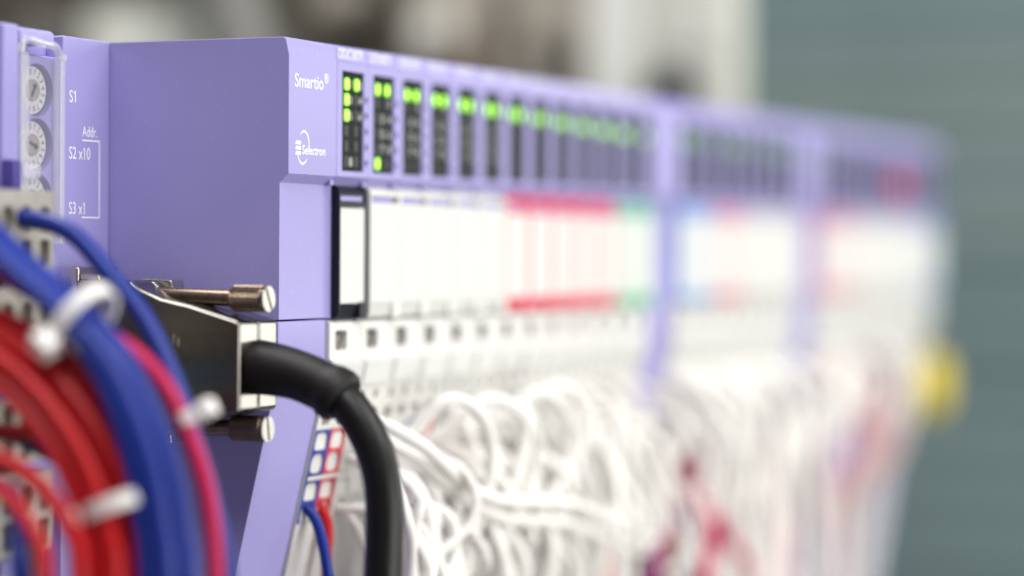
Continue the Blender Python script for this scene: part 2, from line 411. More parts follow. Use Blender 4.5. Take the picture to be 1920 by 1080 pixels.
for i, colr in enumerate(['blue', 'blue', 'pale red', 'pale red', 'white', 'white', 'white', 'white']):
    io_module(198.5 + 12.5 * i, colr, 'blurred purple module with %s label holder, %s of the middle row' % (colr, ORD[i]), {(0, 0)} if i % 3 else {(0, 0), (0, 1)}, 2.6, (), 1, 'modules of the middle row', None, ME_ON3)
for i, colr in enumerate(['pale red', 'pale red', 'pale red', 'white', 'white', 'white', 'white', 'white', 'white', 'blue', 'blue']):
    io_module(316.6 + 12.5 * i, colr, 'strongly blurred purple module with %s label holder, %s of the far row' % (colr, ORD[i]), {(0, 0)} if i < 2 else set(), 2.6, (), 1, 'modules of the far row', None, ME_ON3)
redl = thing('indicator_lamp', 'blurred red lamp above the far white label cards', 'lamp', (398, 0, 8.2))
MB().tube([(0, 1, 0), (0, -1.2, 0), (0, -3.0, 0), (0, -3.8, 0)], [4.2, 4.2, 3.8, 2.2], 20).build('lens', REDLAMP, redl)
MB().tube([(0, 1.2, 0), (0, -0.6, 0)], [5.0, 5.0], 20).build('bezel', PURPLE_D, redl)

# ------------------------------------------------------------------ white terminal blocks
def fC(u, v, d): return (u, slope_y(v) - 0.55 + d, v)
def fA(u, v, d): return (u, 1.3 + d, v)
def block_meshes(framed):
    parts = []
    mb = MB()
    mb.cell(0.05, 12.4, -34.0, -27.3, 4.5, -30.6, 2.3, 1.85, 8, 3.2, f=fA)
    mb.prism([(1.3, -27.3), (2.2, -26.8), (14, -26.8), (14, -27.3)], 0.05, 12.4)
    mb.add([(0.05, 1.3, -34), (12.4, 1.3, -34), (12.4, 0.7, -34.5), (0.05, 0.7, -34.5), (12.4, 1.9, -39.6), (0.05, 1.9, -39.6), (12.4, slope_y(-39.8) - .55, -39.8), (0.05, slope_y(-39.8) - .55, -39.8)],
           [(0, 1, 2, 3), (3, 2, 4, 5), (5, 4, 6, 7)])
    for c in range(2):
        x0, x1 = (0.05, 6.2) if c == 0 else (6.2, 12.4)
        cx = 3.0 if c == 0 else 9.0
        mb.cell(x0, x1, -43.2, -39.8, cx - 0.3, -41.4, 0.8, 0.9, 5, 2.5, N=16, f=fC)
        mb.cell(x0, x1, -47.4, -43.2, cx, -45.4, 1.5, 1.2, 5, 2.5, N=16, f=fC)
    mb.add([fC(0.05, -84, 0), fC(12.4, -84, 0), fC(12.4, -65.2, 0), fC(0.05, -65.2, 0), fC(0.05, -84, 20), fC(12.4, -84, 20)],
           [(0, 1, 2, 3), (0, 4, 5, 1)])
    for a, b in ((-57.0, -56.2),):
        mb.add([fC(0.05, a, -0.4), fC(12.4, a, -0.4), fC(12.4, b, -0.4), fC(0.05, b, -0.4)], [(0, 1, 2, 3)])
    for xx in (0.05, 12.4):
        mb.add([(xx, 1.3, -27.3), (xx, 1.3, -34), (xx, 0.7, -34.5), (xx, 1.9, -39.6), fC(xx, -39.8, 0), fC(xx, -84, 0), (xx, 30, -84), (xx, 30, -27.3)], [tuple(range(8))])
    cols = []
    for c in range(2):
        x0, x1 = (0.12, 6.18) if c == 0 else (6.22, 12.33)
        cx = 3.15 if c == 0 else 9.3
        cm = MB()
        for top in (-47.4, -57.0):
            cm.cell(x0, x1, top - 4.3, top, cx, top - 2.25, 2.35, 1.7, 6, 2.2, N=20, f=fC, taper=0.95)
            cm.cell(x0, x1, top - 8.8 + (0.6 if top < -50 else 0), top - 4.3, cx, top - 6.45, 2.3, 1.85, 3.2, 2.6, N=20, f=fC, taper=0.95)
        cols.append(cm)
    return mb.mesh('block_body', WHITE, 0, smooth=20), cols
ME_BLOCK, COLS = block_meshes(False)
ME_COLW = [c.mesh('clamp_column', WHITE, 0, smooth=25) for c in COLS]
ME_COLC = [COLS[0].mesh('clamp_column', BLUEF, 0, smooth=25), COLS[1].mesh('clamp_column', REDP, 0, smooth=25)]
cl = MB()
for c in range(2):
    cx = 3.15 if c == 0 else 9.3
    for top in (-47.4, -57.0):
        for dz, rz in ((-2.3, 1.6), (-6.5, 1.8)):
            z0, z1 = top + dz - rz, top + dz + rz
            cl.add([fC(cx + 2.25 * math.copysign(abs(math.cos(a)) ** 0.4, math.cos(a)), (z0 + z1) / 2 + rz * math.copysign(abs(math.sin(a)) ** 0.4, math.sin(a)), 0.3 + 0.25 * math.sin(a)) for a in [q * math.pi / 10 for q in range(20)]], [tuple(range(20))])
ME_CLAMP = cl.mesh('clamp', WHITE, 0, smooth=0)
ME_PLATE = MB().add([(1.0, 0.35, -35.0), (11.4, 0.35, -35.0), (11.4, 1.35, -39.2), (1.0, 1.35, -39.2), (1.0, 1.4, -35.0), (11.4, 1.4, -35.0), (11.4, 2.2, -39.2), (1.0, 2.2, -39.2)],
                    [(0, 1, 2, 3), (0, 4, 5, 1), (1, 5, 6, 2), (2, 6, 7, 3), (3, 7, 4, 0)]).mesh('marker_plate', CARD, 0.1)
ME_CODE = MB().box(2.6, 6.4, 2.6, 4.3, -31.0, -29.6).box(4.2, 6.4, 2.8, 4.4, -32.2, -31.1).mesh('coding_key', GREYT, 0.1)
ME_CODEB = MB().box(2.5, 4.1, 3.6, 4.45, -32.3, -29.0).mesh('coding_slot', HOLE, 0)
def block(x, label, framed, group):
    t = thing('terminal_block', label, 'terminal block', (x, 0, 0), group)
    link('block_body', ME_BLOCK, t); link('marker_plate', ME_PLATE, t)
    link('coding_key', ME_CODE, t); link('coding_slot', ME_CODEB, t); link('clamp', ME_CLAMP, t)
    for c in range(2):
        o = link('clamp_column', (ME_COLC if framed else ME_COLW)[c], t)
        if framed: o['label'] = ('blue' if c == 0 else 'red') + ' framed column of clamp openings'
    return t
for i in range(13):
    block(18 + 12.5 * i, ('white terminal block with blue and red framed openings, under the black label holder' if i == 0 else
          'white terminal block under the %s module from the lettered head' % ORD[i]), i in (0, 3), 'terminal blocks of the first row')
for i in range(8):
    block(198.5 + 12.5 * i, 'blurred white terminal block under the %s module of the middle row' % ORD[i], i == 5, 'terminal blocks of the middle row')
for i in range(11):
    block(316.6 + 12.5 * i, 'blurred white terminal block under the %s module of the far row' % ORD[i], False, 'terminal blocks of the far row')

# ------------------------------------------------------------------ address module with dials
am = thing('address_module', 'purple module with white rotary dials under a clear lid and S1 S2 S3 lettering', 'module', (0, 38, 0))
fm = lambda u, v, d: (u, d, v)
AZ = [-70, -10.4, -0.3, 9.4, 19.4]
ab = MB()
ab.box(-15.0, -0.06, 0, 22, -120, 24.6)
ab.box(-15.0 - 17.5, -15.0, 3.5, 22, -120, 24.0)
ab.build('body', PURPLE, am, 0.4)
fp = MB()
DIALZ = [14.25, 4.55, -5.2]
bounds = [(9.4, 20.2), (-0.3, 9.4), (-10.4, -0.3)]
for (z0, z1), cz in zip(bounds, DIALZ):
    fp.cell(-31.5, -15.0, z0, z1, -22.9, cz, 4.75, 4.75, 2, 2.6, N=48)
fp.add([(-31.5, 0, -60), (-15.0, 0, -60), (-15.0, 0, -10.4), (-31.5, 0, -10.4)], [(0, 1, 2, 3)])
fp.add([(-31.5, 0, 20.2), (-15.0, 0, 20.2), (-15.0, 3.4, 20.9), (-31.5, 3.4, 20.9)], [(0, 1, 2, 3)])
fp.build('dial_panel', PURPLE, am, 0, smooth=30)
MB().box(-36.2, -31.6, -2.4, 20, -90, 25.0).build('side_rib', PURPLE, am, 0.5)
MB().prism([(-2.0, 22.2), (-2.0, 24.2), (-1.2, 24.8), (10, 24.8), (10, 22.2)], -30.8, -20.6).build('top_lip', PURPLE, am, 0.3)
MB().box(-36.9, -34.6, -5.2, -2.45, -8, 1.4).build('hinge_block', PURPLE_D, am, 0.4)
ang = {0: 62, 1: -20, 2: 100}
for q, cz in enumerate(DIALZ):
    d = MB().tube([(-23.2, 2.55, cz), (-23.2, 1.2, cz), (-23.2, 0.9, cz)], [4.35, 4.35, 4.2], 48).build('dial', GREYT if False else WHITE, am)
    for hx in range(16):
        a = math.radians(100 - hx * 22.5)
        me = text_mesh('0123456789ABCDEF'[hx], 1.6, align='CENTER', m=DIALINK)
        o = link('numeral', me, d, (-23.2 + 3.25 * math.cos(a) - 0.42 * math.cos(a - math.pi / 2) * 0 - 0.5 * math.cos(a), 0.86, cz + 3.25 * math.sin(a) - 0.5 * math.sin(a)))
        o.rotation_euler = (0, -(a - math.pi / 2), 0)
    MB().tube([(-23.2, 0.95, cz), (-23.2, 0.55, cz)], [2.0, 1.9], 28).build('hub', GREYT, d)
    ca = math.radians(ang[q]); dx, dz = math.cos(ca), math.sin(ca)
    ar = MB()
    pt = lambda l, w: (-23.2 + dx * l - dz * w, 0.5, cz + dz * l + dx * w)
    ar.add([pt(-1.4, -.28), pt(0.5, -.28), pt(0.5, -.75), pt(1.5, 0), pt(0.5, .75), pt(0.5, .28), pt(-1.4, .28)], [(0, 1, 2, 3, 4, 5, 6)])
    ar.build('arrow_slot', HOLE, d, smooth=0)
for body, x, z, sz in (('S1', -13.2, 12.7, 3.2), ('Addr.', -9.0, 6.7, 2.7), ('S2 x10', -13.2, 2.5, 3.2), ('S3 x1', -13.2, -7.5, 3.2)):
    text(body, sz, x, 0, z, am, sx=0.78 if body != 'S1' else 0.86, bold=0.01)
br = MB()
for a, b, c, d in ((-9.0, -3.3, 5.85, 6.15), (-3.6, -3.3, -7.9, 5.85), (-9.0, -3.3, -8.2, -7.9)):
    br.box(a, b, -0.03, 0.02, c, d)
br.build('bracket_line', INK, am, smooth=0)

lid = thing('clear_lid', 'clear plastic lid hinged over the rotary dials', 'lid', (0, 38, 0))
MB().box(-31.0, -17.6, -1.7, -1.0, -13.0, 20.0).build('window', CLEAR, lid, 0.1)
MB().box(-18.4, -16.9, -1.9, -0.1, -13.0, 20.4).build('side_rim', CLEARRIM, lid, 0.3)
MB().box(-31.2, -28.8, -2.6, -0.1, -13.0, 20.4).build('side_rim', CLEARRIM, lid, 0.3)
MB().tube(spline([(-30.6, -1.9, 20.4), (-29.6, -2.2, 22.6), (-25, -2.4, 22.2), (-20.6, -2.2, 22.0), (-19.0, -2.0, 20.6), (-17.2, -1.6, 20.2)], 0.8), 0.75, 10).build('hinge_bar', CLEARRIM, lid)
MB().box(-31.4, -26.5, -3.6, -2.2, -1.6, 1.0).build('grip', CLEARRIM, lid, 0.4)

# ------------------------------------------------------------------ left neighbour and grey plugs
nb = thing('left_module', 'purple module at the left edge carrying the grey terminal plugs', 'module', (0, 38, 0))
MB().box(-95, -36.6, 0, 22, -130, 24.4).build('body', PURPLE, nb, 0.4)
MB().box(-95, -36.6, -1.2, -0.05, -120, -2).build('socket_strip', PURPLE_D, nb, 0.3)
def plug(z0, z1, rows, label, extra=None):
    t = thing('terminal_plug', label, 'terminal plug', (0, 26, 0), 'grey plugs of the left module')
    mb = MB(); pitch = 5.2
    zr = z1
    mb.box(-88, -34.2, 1.6, 10.7, z0, z1)
    mb.build('plug_body', GREYT, t, 0.3)
    for kx in range(6):
        c = MB(); xb = -34.9 - pitch * kx; xa = xb - pitch
        z = z1 - 0.1
        for (kind, hgt) in rows:
            if kind == 'o': c.cell(xa + .06, xb - .06, z - hgt, z, (xa + xb) / 2, z - hgt / 2, 1.95, min(2.3, hgt / 2 - .3), 2.2, 6, N=24)
            elif kind == 's': c.cell(xa + .06, xb - .06, z - hgt, z, (xa + xb) / 2, z - hgt / 2, 1.55, hgt / 2 - .6, 6, 5, N=20)
            else: c.add([(xa + .06, 0, z - hgt), (xb - .06, 0, z - hgt), (xb - .06, 0, z), (xa + .06, 0, z)], [(0, 1, 2, 3)])
            z -= hgt
        for xx in (xa + .06, xb - .06):
            c.add([(xx, 0, z), (xx, 0, z1 - .1), (xx, 1.55, z1 - .1), (xx, 1.55, z)], [(0, 1, 2, 3)])
        c.add([(xa + .06, 0, z1 - .1), (xb - .06, 0, z1 - .1), (xb - .06, 1.55, z1 - .1), (xa + .06, 1.55, z1 - .1)], [(0, 1, 2, 3)])
        c.build('pole', GREYT, t, 0, smooth=30)
    if extra: MB().box(-88, -35.0, -0.35, -0.02, extra[0], extra[1]).build('marker_strip', mat('blue_marker', srgb(40, 96, 150), 0.5), t, 0.1)
    return t
plug(-17.4, -3.9, [('-', 2.2), ('o', 5.4), ('s', 5.6)], 'grey terminal plug directly below the clear lid, holding the thin blue wire')
plug(-33.6, -20.4, [('-', 1.8), ('o', 5.6), ('s', 5.6)], 'grey terminal plug half hidden behind the blue wire bundle')
plug(-49.6, -35.2, [('-', 4.2), ('s', 4.8), ('o', 5.2)], 'grey terminal plug with blue marker strip behind the red wires', (-39.0, -36.2))
plug(-66.0, -51.4, [('-', 1.6), ('o', 5.8), ('s', 6.0)], 'lowest grey terminal plug behind the small red wires')

# ------------------------------------------------------------------ data connector with thumb screws
cn = thing('data_connector', 'metal hooded data connector plugged in below the S3 lettering', 'connector', (0, 0, 0))
HP = [(-0.6, -26.2), (9.6, -23.5), (15.4, -22.4), (19.5, -20.9), (21.5, -19.4), (33.0, -19.4), (33.0, -48.2), (21.5, -48.2), (19.5, -46.6), (15.4, -45.2), (9.6, -44.1), (-0.6, -42.0)]
MB().prism(HP, -18.0, -10.95).build('hood_shell', METALH, cn, 0.8, 3)
MB().prism([(y + 0.25 if y < 0 else y, z) for y, z in HP], -10.9, -4.0).build('hood_shell', METALH, cn, 0.8, 3)
MB().box(-17.2, -4.6, 33.1, 35.0, -50.5, -17.0).build('flange', METAL, cn, 0.4)
MB().box(-16.0, -6.0, 35.1, 38.1, -45, -22.5).build('plug_shell', METALD, cn, 0.5)
for z0, z1 in ((-21.0, -19.6), (-48.4, -47.0)):
    MB().prism([(18.3, z0), (18.6, z1 + .3), (19.6, z1 + .5), (24.6, z1 + .6), (25.4, z1), (25.2, z0)], -9.5, -5.2).build('retaining_clip', METAL, cn, 0.25)
MB().prism([(29.0, -19.3), (29.4, -18.4), (33, -18.2), (33, -19.3)], -16.6, -13.0).build('retaining_clip', METAL, cn, 0.2)
for zc, tilt in ((-22.3, 28), (-45.1, 8)):
    d = 1 if zc > -30 else -1
    sc_ = MB().tube([(-11.0, 30, zc + d * 0.6), (-11.0, 4.6, zc)], 1.45, 20).build('screw_shaft', METALD, cn)
    N = 72; kn = MB()
    prof = [(4.7, 1.5, 0), (4.6, 2.1, 0), (4.3, 2.35, 1), (-1.5, 2.35, 1), (-1.8, 2.1, 0), (-1.85, 1.6, 0)]
    vs = []
    for y, r, kk in prof:
        for j in range(N):
            a = 2 * math.pi * j / N; rr = r * (1 - (0.05 if (j % 2 and kk) else 0))
            vs.append((-11.0 + rr * math.cos(a), y, zc + rr * math.sin(a)))
    kn.add(vs, [(k_ * N + j, k_ * N + (j + 1) % N, (k_ + 1) * N + (j + 1) % N, (k_ + 1) * N + j) for k_ in range(len(prof) - 1) for j in range(N)] + [tuple(range(N)), tuple(range((len(prof) - 1) * N, len(prof) * N))])
    kb = kn.build('screw_knob', METALD, cn, smooth=25)
    ca = math.radians(90 + tilt); e = MB()
    for sgn in (1, -1):
        prf = []
        for q in range(15):
            b = math.radians(-90 + 180 * q / 14)
            l, w = 2.05 * math.sin(b), 0.42 + (2.05 * math.cos(b)) * (1.63 / 2.05)
            w *= sgn
            prf.append((-11.0 + math.cos(ca) * l - math.sin(ca) * w, zc + math.sin(ca) * l + math.cos(ca) * w))
        n = len(prf)
        e.add([(x, -2.5, z) for x, z in prf] + [(x, -1.7, z) for x, z in prf],
              [tuple(range(n)), tuple(range(n, 2 * n))] + [(q, (q + 1) % n, n + (q + 1) % n, n + q) for q in range(n)])
    e.build('slotted_face', METALH, kb, 0.12)
for yy, zt in ((12.3, -28.6), (11.4, -29.2)):
    MB().box(-18.12, -17.9, yy, yy + 0.35, zt - 1.6, zt).build('glint_mark', METAL, cn, 0.05)  # small bars of brighter metal stand in for glints on the hood

cb = thing('data_cable', 'thick black cable with rubber boot leaving the metal connector and hanging down', 'cable', (0, 0, 0))
path = spline([(-11, 2, -34.1), (-11, -3.5, -34.6), (-11, -9, -35.7), (-11, -15.0, -38.0), (-11, -17.5, -39.6)], 0.8)
n = len(path)
rr = [4.95 - 0.6 * min(1, q / (n * 0.5)) for q in range(n)]
for q in range(n):
    t = q / (n - 1)
    if t > 0.8: rr[q] = 4.35 + 0.55 * math.sin(math.pi * (t - 0.8) / 0.24)
rr[-1] = 4.1
MB().tube(path, rr, 36).build('boot', RUBBER, cb)
MB().tube(spline([(-11, -11, -36.3), (-11, -16.6, -38.9), (-11, -21.0, -43.6), (-11, -24.2, -50), (-11, -25.4, -57.5), (-11, -25.2, -69), (-11, -24.0, -90), (-11, -22, -150)], 1.2), 3.3, 28).build('jacket', CABLE, cb)

# ------------------------------------------------------------------ wires
def wire(pts, r, m, label, group=None, n=12, step=2.0):
    o = MB().tube(spline(pts, step), r, n).build('wire', m, None, smooth=60)
    return tag(o, label, 'wire', group)
def offset(pts, dx, dy, dz): return [(x + dx, y + dy, z + dz) for x, y, z in pts]
wire([(-44, 30, -8.6), (-44, 25.6, -8.8), (-44, 19.7, -9.7), (-44, 14.4, -12.3), (-45, 7.4, -18.4), (-46, 0.6, -24.8), (-47, -5.8, -34.8), (-48, -10.4, -44.6), (-48, -13.9, -54.7), (-48, -16.5, -65.6), (-48, -19, -95)],
     1.6, W_BLUE, 'thin blue wire leaving the grey plug and crossing the metal connector', n=16, step=1.2)
BB = [(-62, 27, -7.6), (-62, 21.4, -11.6), (-62, 17.2, -15.0), (-62, 10.0, -20.4), (-62, 2.0, -25.6), (-62, -4.0, -31.0), (-62, -9.6, -39.5), (-62, -13.4, -48.0), (-62, -15.6, -55.7), (-62, -17.0, -63.9), (-62, -18, -95)]
offs = [(-1, 4.3, 3.9), (1.5, 1.9, 2.4), (-3.4, 1.4, 1.0), (0, -0.9, 0.2), (-3.0, -2.4, -1.6), (0.6, -4.2, -3.2), (2.4, 0.6, 0.0), (2.6, -2.2, -1.8)]
words = ['topmost', 'second highest', 'front upper', 'central', 'front lower', 'lowest', 'rear upper', 'rear lower']
for (dx, dy, dz), wd in zip(offs, words):
    BB2 = [(x, y + 0.62 * max(0, k_ - 3) if k_ < 9 else y + 3.4, z) for k_, (x, y, z) in enumerate(BB)]
    wire(offset(BB2, dx - 5, dy * 0.85 - 3.6, dz * 0.8 + 1.4), 1.65, W_BLUE, wd + ' blue wire of the thick bundle held by a white cable tie', 'blue wire bundle', 14, 1.5)
wire([(-59, 19, -18), (-58, 8, -23.5), (-56, -2.9, -29.2), (-55, -8.3, -34.1), (-55, -12.3, -39.9), (-55, -15.7, -47.3), (-55, -17.7, -54.7), (-55, -18.7, -64.6), (-55, -19.5, -95)], 1.35, W_PINK,
     'magenta wire running along the right side of the blue bundle', n=14, step=1.5)
wire([(-56, 17, -16), (-57, 5, -24), (-57, -2, -32), (-57, -8, -42), (-57, -12.0, -54), (-57, -13, -66), (-57, -13, -95)], 1.2, W_BLUE, 'dark blue wire between the red and the blue bundle', n=12)
RB = [(-70, 24, -24.5), (-70, 11.3, -29.0), (-70, 5.3, -32.2), (-70, -0.6, -36.9), (-70, -6.0, -43.3), (-70, -9.9, -50.4), (-70, -12.0, -56.8), (-70, -13.0, -63.2), (-70, -13.5, -95)]
for (dx, dy, dz), wd in zip([(-3, 3.8, -2.6), (1, 2.2, -1.4), (-3, 0.9, -0.4), (0.5, -1.0, 0.9), (3, -2.8, 2.4), (4.5, 2.9, -0.6), (4.6, -0.2, 0.8)], ['innermost', 'second', 'front', 'middle', 'outermost', 'rear inner', 'rear outer']):
    wire(offset(RB, dx, dy, dz), 1.6, W_RED, wd + ' red wire of the big curved red bundle', 'red wire bundle', 14, 1.5)
wire([(-70, 22, -24), (-66, 8, -27.5), (-66, -1, -33), (-66, -7.5, -41), (-66, -12.2, -50), (-66, -14.6, -58), (-66, -15.2, -66), (-66, -15.6, -95)], 0.9, W_PINK, 'thin magenta wire along the outer edge of the red bundle', n=10)
wire([(-75, 22, -42), (-75, 7.6, -45.9), (-75, 2.6, -48.1), (-75, -2.3, -52.0), (-75, -5.7, -56.6), (-75, -7.1, -63.0), (-75, -7.6, -95)], 1.5, W_RED, 'single red wire arching inside the red bundle, upper one', n=12)
wire([(-80, 20, -45), (-80, 3.9, -50.2), (-80, 0, -53.2), (-80, -2.9, -57.1), (-80, -4.4, -62.6), (-80, -4.8, -95)], 1.25, W_RED, 'single red wire arching in the lower corner, lower one', n=12)
wire([(-52, 26, -44), (-56, 12, -43.6), (-62, 0, -43.2), (-66, -6, -44)], 1.4, W_RED, 'short straight red wire under the square plug openings', n=12)
wire([(-60, 22, -52), (-66, 12, -52), (-74, 5, -56), (-78, 2, -61), (-78, 0.5, -72), (-78, 0, -95)], 1.5, W_BLUE, 'dark blue wire in the lower left corner', n=12)
wire([(-50, 24, -44), (-54, 6, -49.6), (-56, -2, -53), (-56, -4, -66), (-56, -4, -95)], 1.4, W_BLUE, 'dark blue wire passing behind the lower cable tie', n=12)
# ties: band, head, tail
def tie(c, axis, rad, headdir, label, hs=(3.4, 3.0, 2.6), tail=4.0):
    t = thing('cable_tie', label, 'cable tie', c, 'white cable ties on the wires')
    ax = Vector(axis).normalized(); h = Vector(headdir); h = (h - ax * h.dot(ax)).normalized(); w = ax.cross(h)
    mb = MB(); N = 36; vs = []
    for q in range(N):
        a = 2 * math.pi * q / N; d_ = h * math.cos(a) + w * math.sin(a)
        for r, s_ in ((rad, -1.1), (rad, 1.1), (rad + 0.6, 1.1), (rad + 0.6, -1.1)):
            vs.append(d_ * r + ax * s_)
    fs = [(4 * q + k_, 4 * q + (k_ + 1) % 4, 4 * ((q + 1) % N) + (k_ + 1) % 4, 4 * ((q + 1) % N) + k_) for q in range(N) for k_ in range(4)]
    mb.add(vs, fs).build('strap', NYLON, t)
    def obox(c0, a_, b_, cc):
        vs = [c0 + h * (sx_ * a_) + ax * (sy_ * b_) + w * (sz_ * cc) for sx_ in (-1, 1) for sy_ in (-1, 1) for sz_ in (-1, 1)]
        return MB().add(vs, [(0, 1, 3, 2), (4, 6, 7, 5), (0, 4, 5, 1), (2, 3, 7, 6), (0, 2, 6, 4), (1, 5, 7, 3)])
    obox(h * (rad + hs[0] * 0.5 + 0.3), hs[0] / 2, hs[1] / 2, hs[2] / 2).build('lock_head', NYLON, t, 0.5)
    obox(h * (rad + hs[0] * 0.6) + w * (hs[2] / 2 + tail / 2), 0.5, 1.1, tail / 2).build('tail', NYLON, t, 0.2)
tie((-67, -2.0, -24.8), (0, -7.5, -5.6), 5.8, (-0.75, 0.4, -0.35), 'white cable tie around the blue bundle, near the upper left wires', (3.2, 3.8, 3.6), 1.2)
tie((-54, -13.0, -40.4), (0, -4, -7.2), 1.7, (0.1, -1, 0.1), 'small white cable tie on the magenta wire in front of the lower thumb screw', (3.0, 2.8, 3.0), 0.8)
tie((-70, -10.4, -52.6), (0, -2.6, -6.8), 4.8, (-0.6, 0.85, -0.4), 'white cable tie around the red bundle near the lower edge', (2.8, 3.0, 3.0), 1.2)
pin = thing('ground_pin', 'small brass grounding pin between the red wires in the lower left corner', 'pin', (-76, 0.8, -63))
MB().tube([(0, 0, -20), (0, 0, 2), (0, 0, 4)], [0.55, 0.55, 0.5], 12).build('shaft', METALD, pin)
MB().tube([(0, 0, 3.6), (0, 0, 4.2), (0, 0, 5.6), (0, 0, 6.0)], [0.9, 1.2, 1.2, 0.7], 14).build('tip', METAL, pin)

# module 0 wires
wire([(21, 13, -61.0), (21, 9.4, -61.6), (21, 7.6, -62.4), (21, 6.0, -64.0), (21, 4.7, -67.0), (21, 3.3, -72.9), (21, 2.2, -84), (21, 2, -120)], 1.05, W_BLUE, 'blue wire plugged into the blue framed opening', n=14, step=1.0)
wire([(27, 13, -61.5), (27, 9.6, -61.9), (27, 7.6, -63.2), (27, 6.5, -66.0), (27, 6.3, -69.0), (27, 6.6, -76), (27, 6, -120)], 1.05, W_RED, 'red wire plugged into the red framed opening', n=14, step=1.0)

# white harness of the first row
rnd = random.Random(11)
def drop_wire(x0, zhole, endx, endy, m, label, group, out, sag, zend=-135, r=1.25, taper=0.0):
    y0 = slope_y(zhole)
    p = [(x0, y0 + 3, zhole + 0.4), (x0, y0 - 1.5, zhole)]
    dx = endx - x0
    p.append((x0 + dx * 0.06, y0 - out * 0.8, zhole - 1.0 - sag * 0.10))
    p.append((x0 + dx * 0.30 + rnd.uniform(-2, 2), y0 - out - rnd.uniform(0, 3), zhole - sag * 0.45))
    p.append((x0 + dx * 0.68 + rnd.uniform(-2, 2), (y0 - out + endy) / 2 - rnd.uniform(0, 3), zhole - sag * 0.95))
    p.append((endx, endy, min(zhole - sag * 1.5, -92) + rnd.uniform(-3, 3)))
    p.append((endx - taper * 0.5 + rnd.uniform(-7, 7), endy + rnd.uniform(-3, 2), (zend - 95) / 2 + rnd.uniform(-4, 4)))
    p.append((endx - taper + rnd.uniform(-6, 6), endy + 1, zend))
    wire(p, r, m, label, group, 10, 3.0)
for i in range(1, 13):
    for c in range(2):
        for zh in (-53.9, -63.5, -45.4):
            if zh == -45.4 and (i < 4 or (i + c) % 2): continue
            if zh == -63.5 and i == 3: continue
            x0 = 18 + 12.5 * i + (3.15 if c == 0 else 9.3)
            if i < 7: ex = x0 + rnd.choice([rnd.uniform(-8, 8), rnd.uniform(-4, 12), rnd.uniform(4, 26)])
            else: ex = min(172, x0 + rnd.uniform(-14, 22))
            drop_wire(x0, zh, ex, rnd.uniform(-11, 4) - 3 * (zh > -50), W_WHITE, 'white wire plugged into the terminal block under the %s module of the first row' % ORD[i],
                      'white wires under the %s module of the first row' % ORD[i], rnd.uniform(5, 15), rnd.uniform(12, 34), r=rnd.uniform(1.0, 1.3))
for k_ in range(34):
    i = 1 + k_ % 12; xs_ = 18 + 12.5 * i + rnd.choice([3.15, 9.3]); zh = rnd.choice([-53.9, -63.5, -63.5]); y_ = slope_y(zh)
    a_, b_ = rnd.uniform(-5, 6), rnd.uniform(-7, 10)
    wire([(xs_, y_ + 2, zh), (xs_, y_ - 3, zh), (xs_ + a_, y_ - rnd.uniform(8, 17), zh - rnd.uniform(-5, 6)), (xs_ + a_ * 1.7, -rnd.uniform(5, 13), zh - rnd.uniform(9, 15)), (xs_ + b_, -rnd.uniform(3, 12), zh - rnd.uniform(20, 27)), (xs_ + b_ * 0.6, -rnd.uniform(2, 9), -102), (xs_ + b_ * 0.4, -4, -140)],
         rnd.uniform(0.95, 1.3), W_WHITE, 'tangled white wire drooping below the %s module of the first row' % ORD[i], 'tangled white wires below the %s module' % ORD[i], 10, 2.5)
LB1 = 'white wire sweeping across the first row towards its tied harness, '
for k_, wd in enumerate(['upper one', 'lower one']):
    z = -46 - 4.2 * k_
    wire([(33 + 6 * k_, slope_y(z) + 2, z), (34 + 6 * k_, slope_y(z) - 3, z), (40 + 6 * k_, slope_y(z) - 11, z - 5 - k_), (62 + 5 * k_, -11 + k_, z - 17), (100, -14 + k_ * 1.2, z - 22), (145, -10 + k_, -80 - k_ * 2.5), (164, -9, -85 - k_), (168 + k_, -7, -100), (169, -6, -140)],
         1.25, W_WHITE, LB1 + wd, 'long sweeping white wires', 12, 2.5)
for k_, wd in enumerate(['first', 'second', 'third', 'fourth', 'fifth']):
    xs_ = 46 + 13 * k_ + rnd.uniform(-3, 3); tp = rnd.uniform(-46, -41)
    wire([(xs_, slope_y(-54), -53.6), (xs_ + 1, slope_y(-54) - 6, -51), (xs_ + rnd.uniform(4, 9), -8, tp), (xs_ + rnd.uniform(12, 20), -11, tp - 5), (xs_ + rnd.uniform(14, 22), -10, -60), (xs_ + rnd.uniform(4, 16), -7, -78), (xs_ + rnd.uniform(0, 10), -5, -120)],
         1.2, W_WHITE, 'white wire making a round loop before the terminal blocks, %s from black cable' % wd, 'looping white wires', 12, 2.0)
tie((166, -8.5, -88), (0.2, 0.1, -1), 5.0, (0.6, -0.8, 0), 'white cable tie at the end of the sweeping white wires', (4, 4, 4), 1.5)
# coloured wires between the first and the middle row
seen = {}
for (x0, y0, m, nm) in ((147, -9, W_PURPLE, 'violet'), (150, -7, W_PURPLE, 'violet'), (157, -8, W_BROWN, 'brown'), (154, -4, W_RED, 'red'), (180, -10, W_PINK, 'magenta'), (163, -7, W_BLACK, 'black'), (184, -8, W_ROSE, 'pale pink'), (128, -5, W_RED, 'red')):
    hz = -72 if nm not in ('black', 'magenta') else -76
    wd = 'first ' if nm not in seen else 'second '; seen[nm] = 1
    wire([(x0 + 22, slope_y(hz) + 2, hz), (x0 + 22, slope_y(hz) - 3, hz - 0.5), (x0 + 17, y0 + 1, hz - 5), (x0 + 9, y0 - 2, hz - 14), (x0 + 3, y0 - 2, hz - 28), (x0 + 2, y0, -150)], 1.8, m,
         'blurred %s wire hanging between first and middle row, %sof its colour' % (nm, wd), 'coloured wires before the middle row', 10, 3)
rn2 = random.Random(5); rnd = rn2
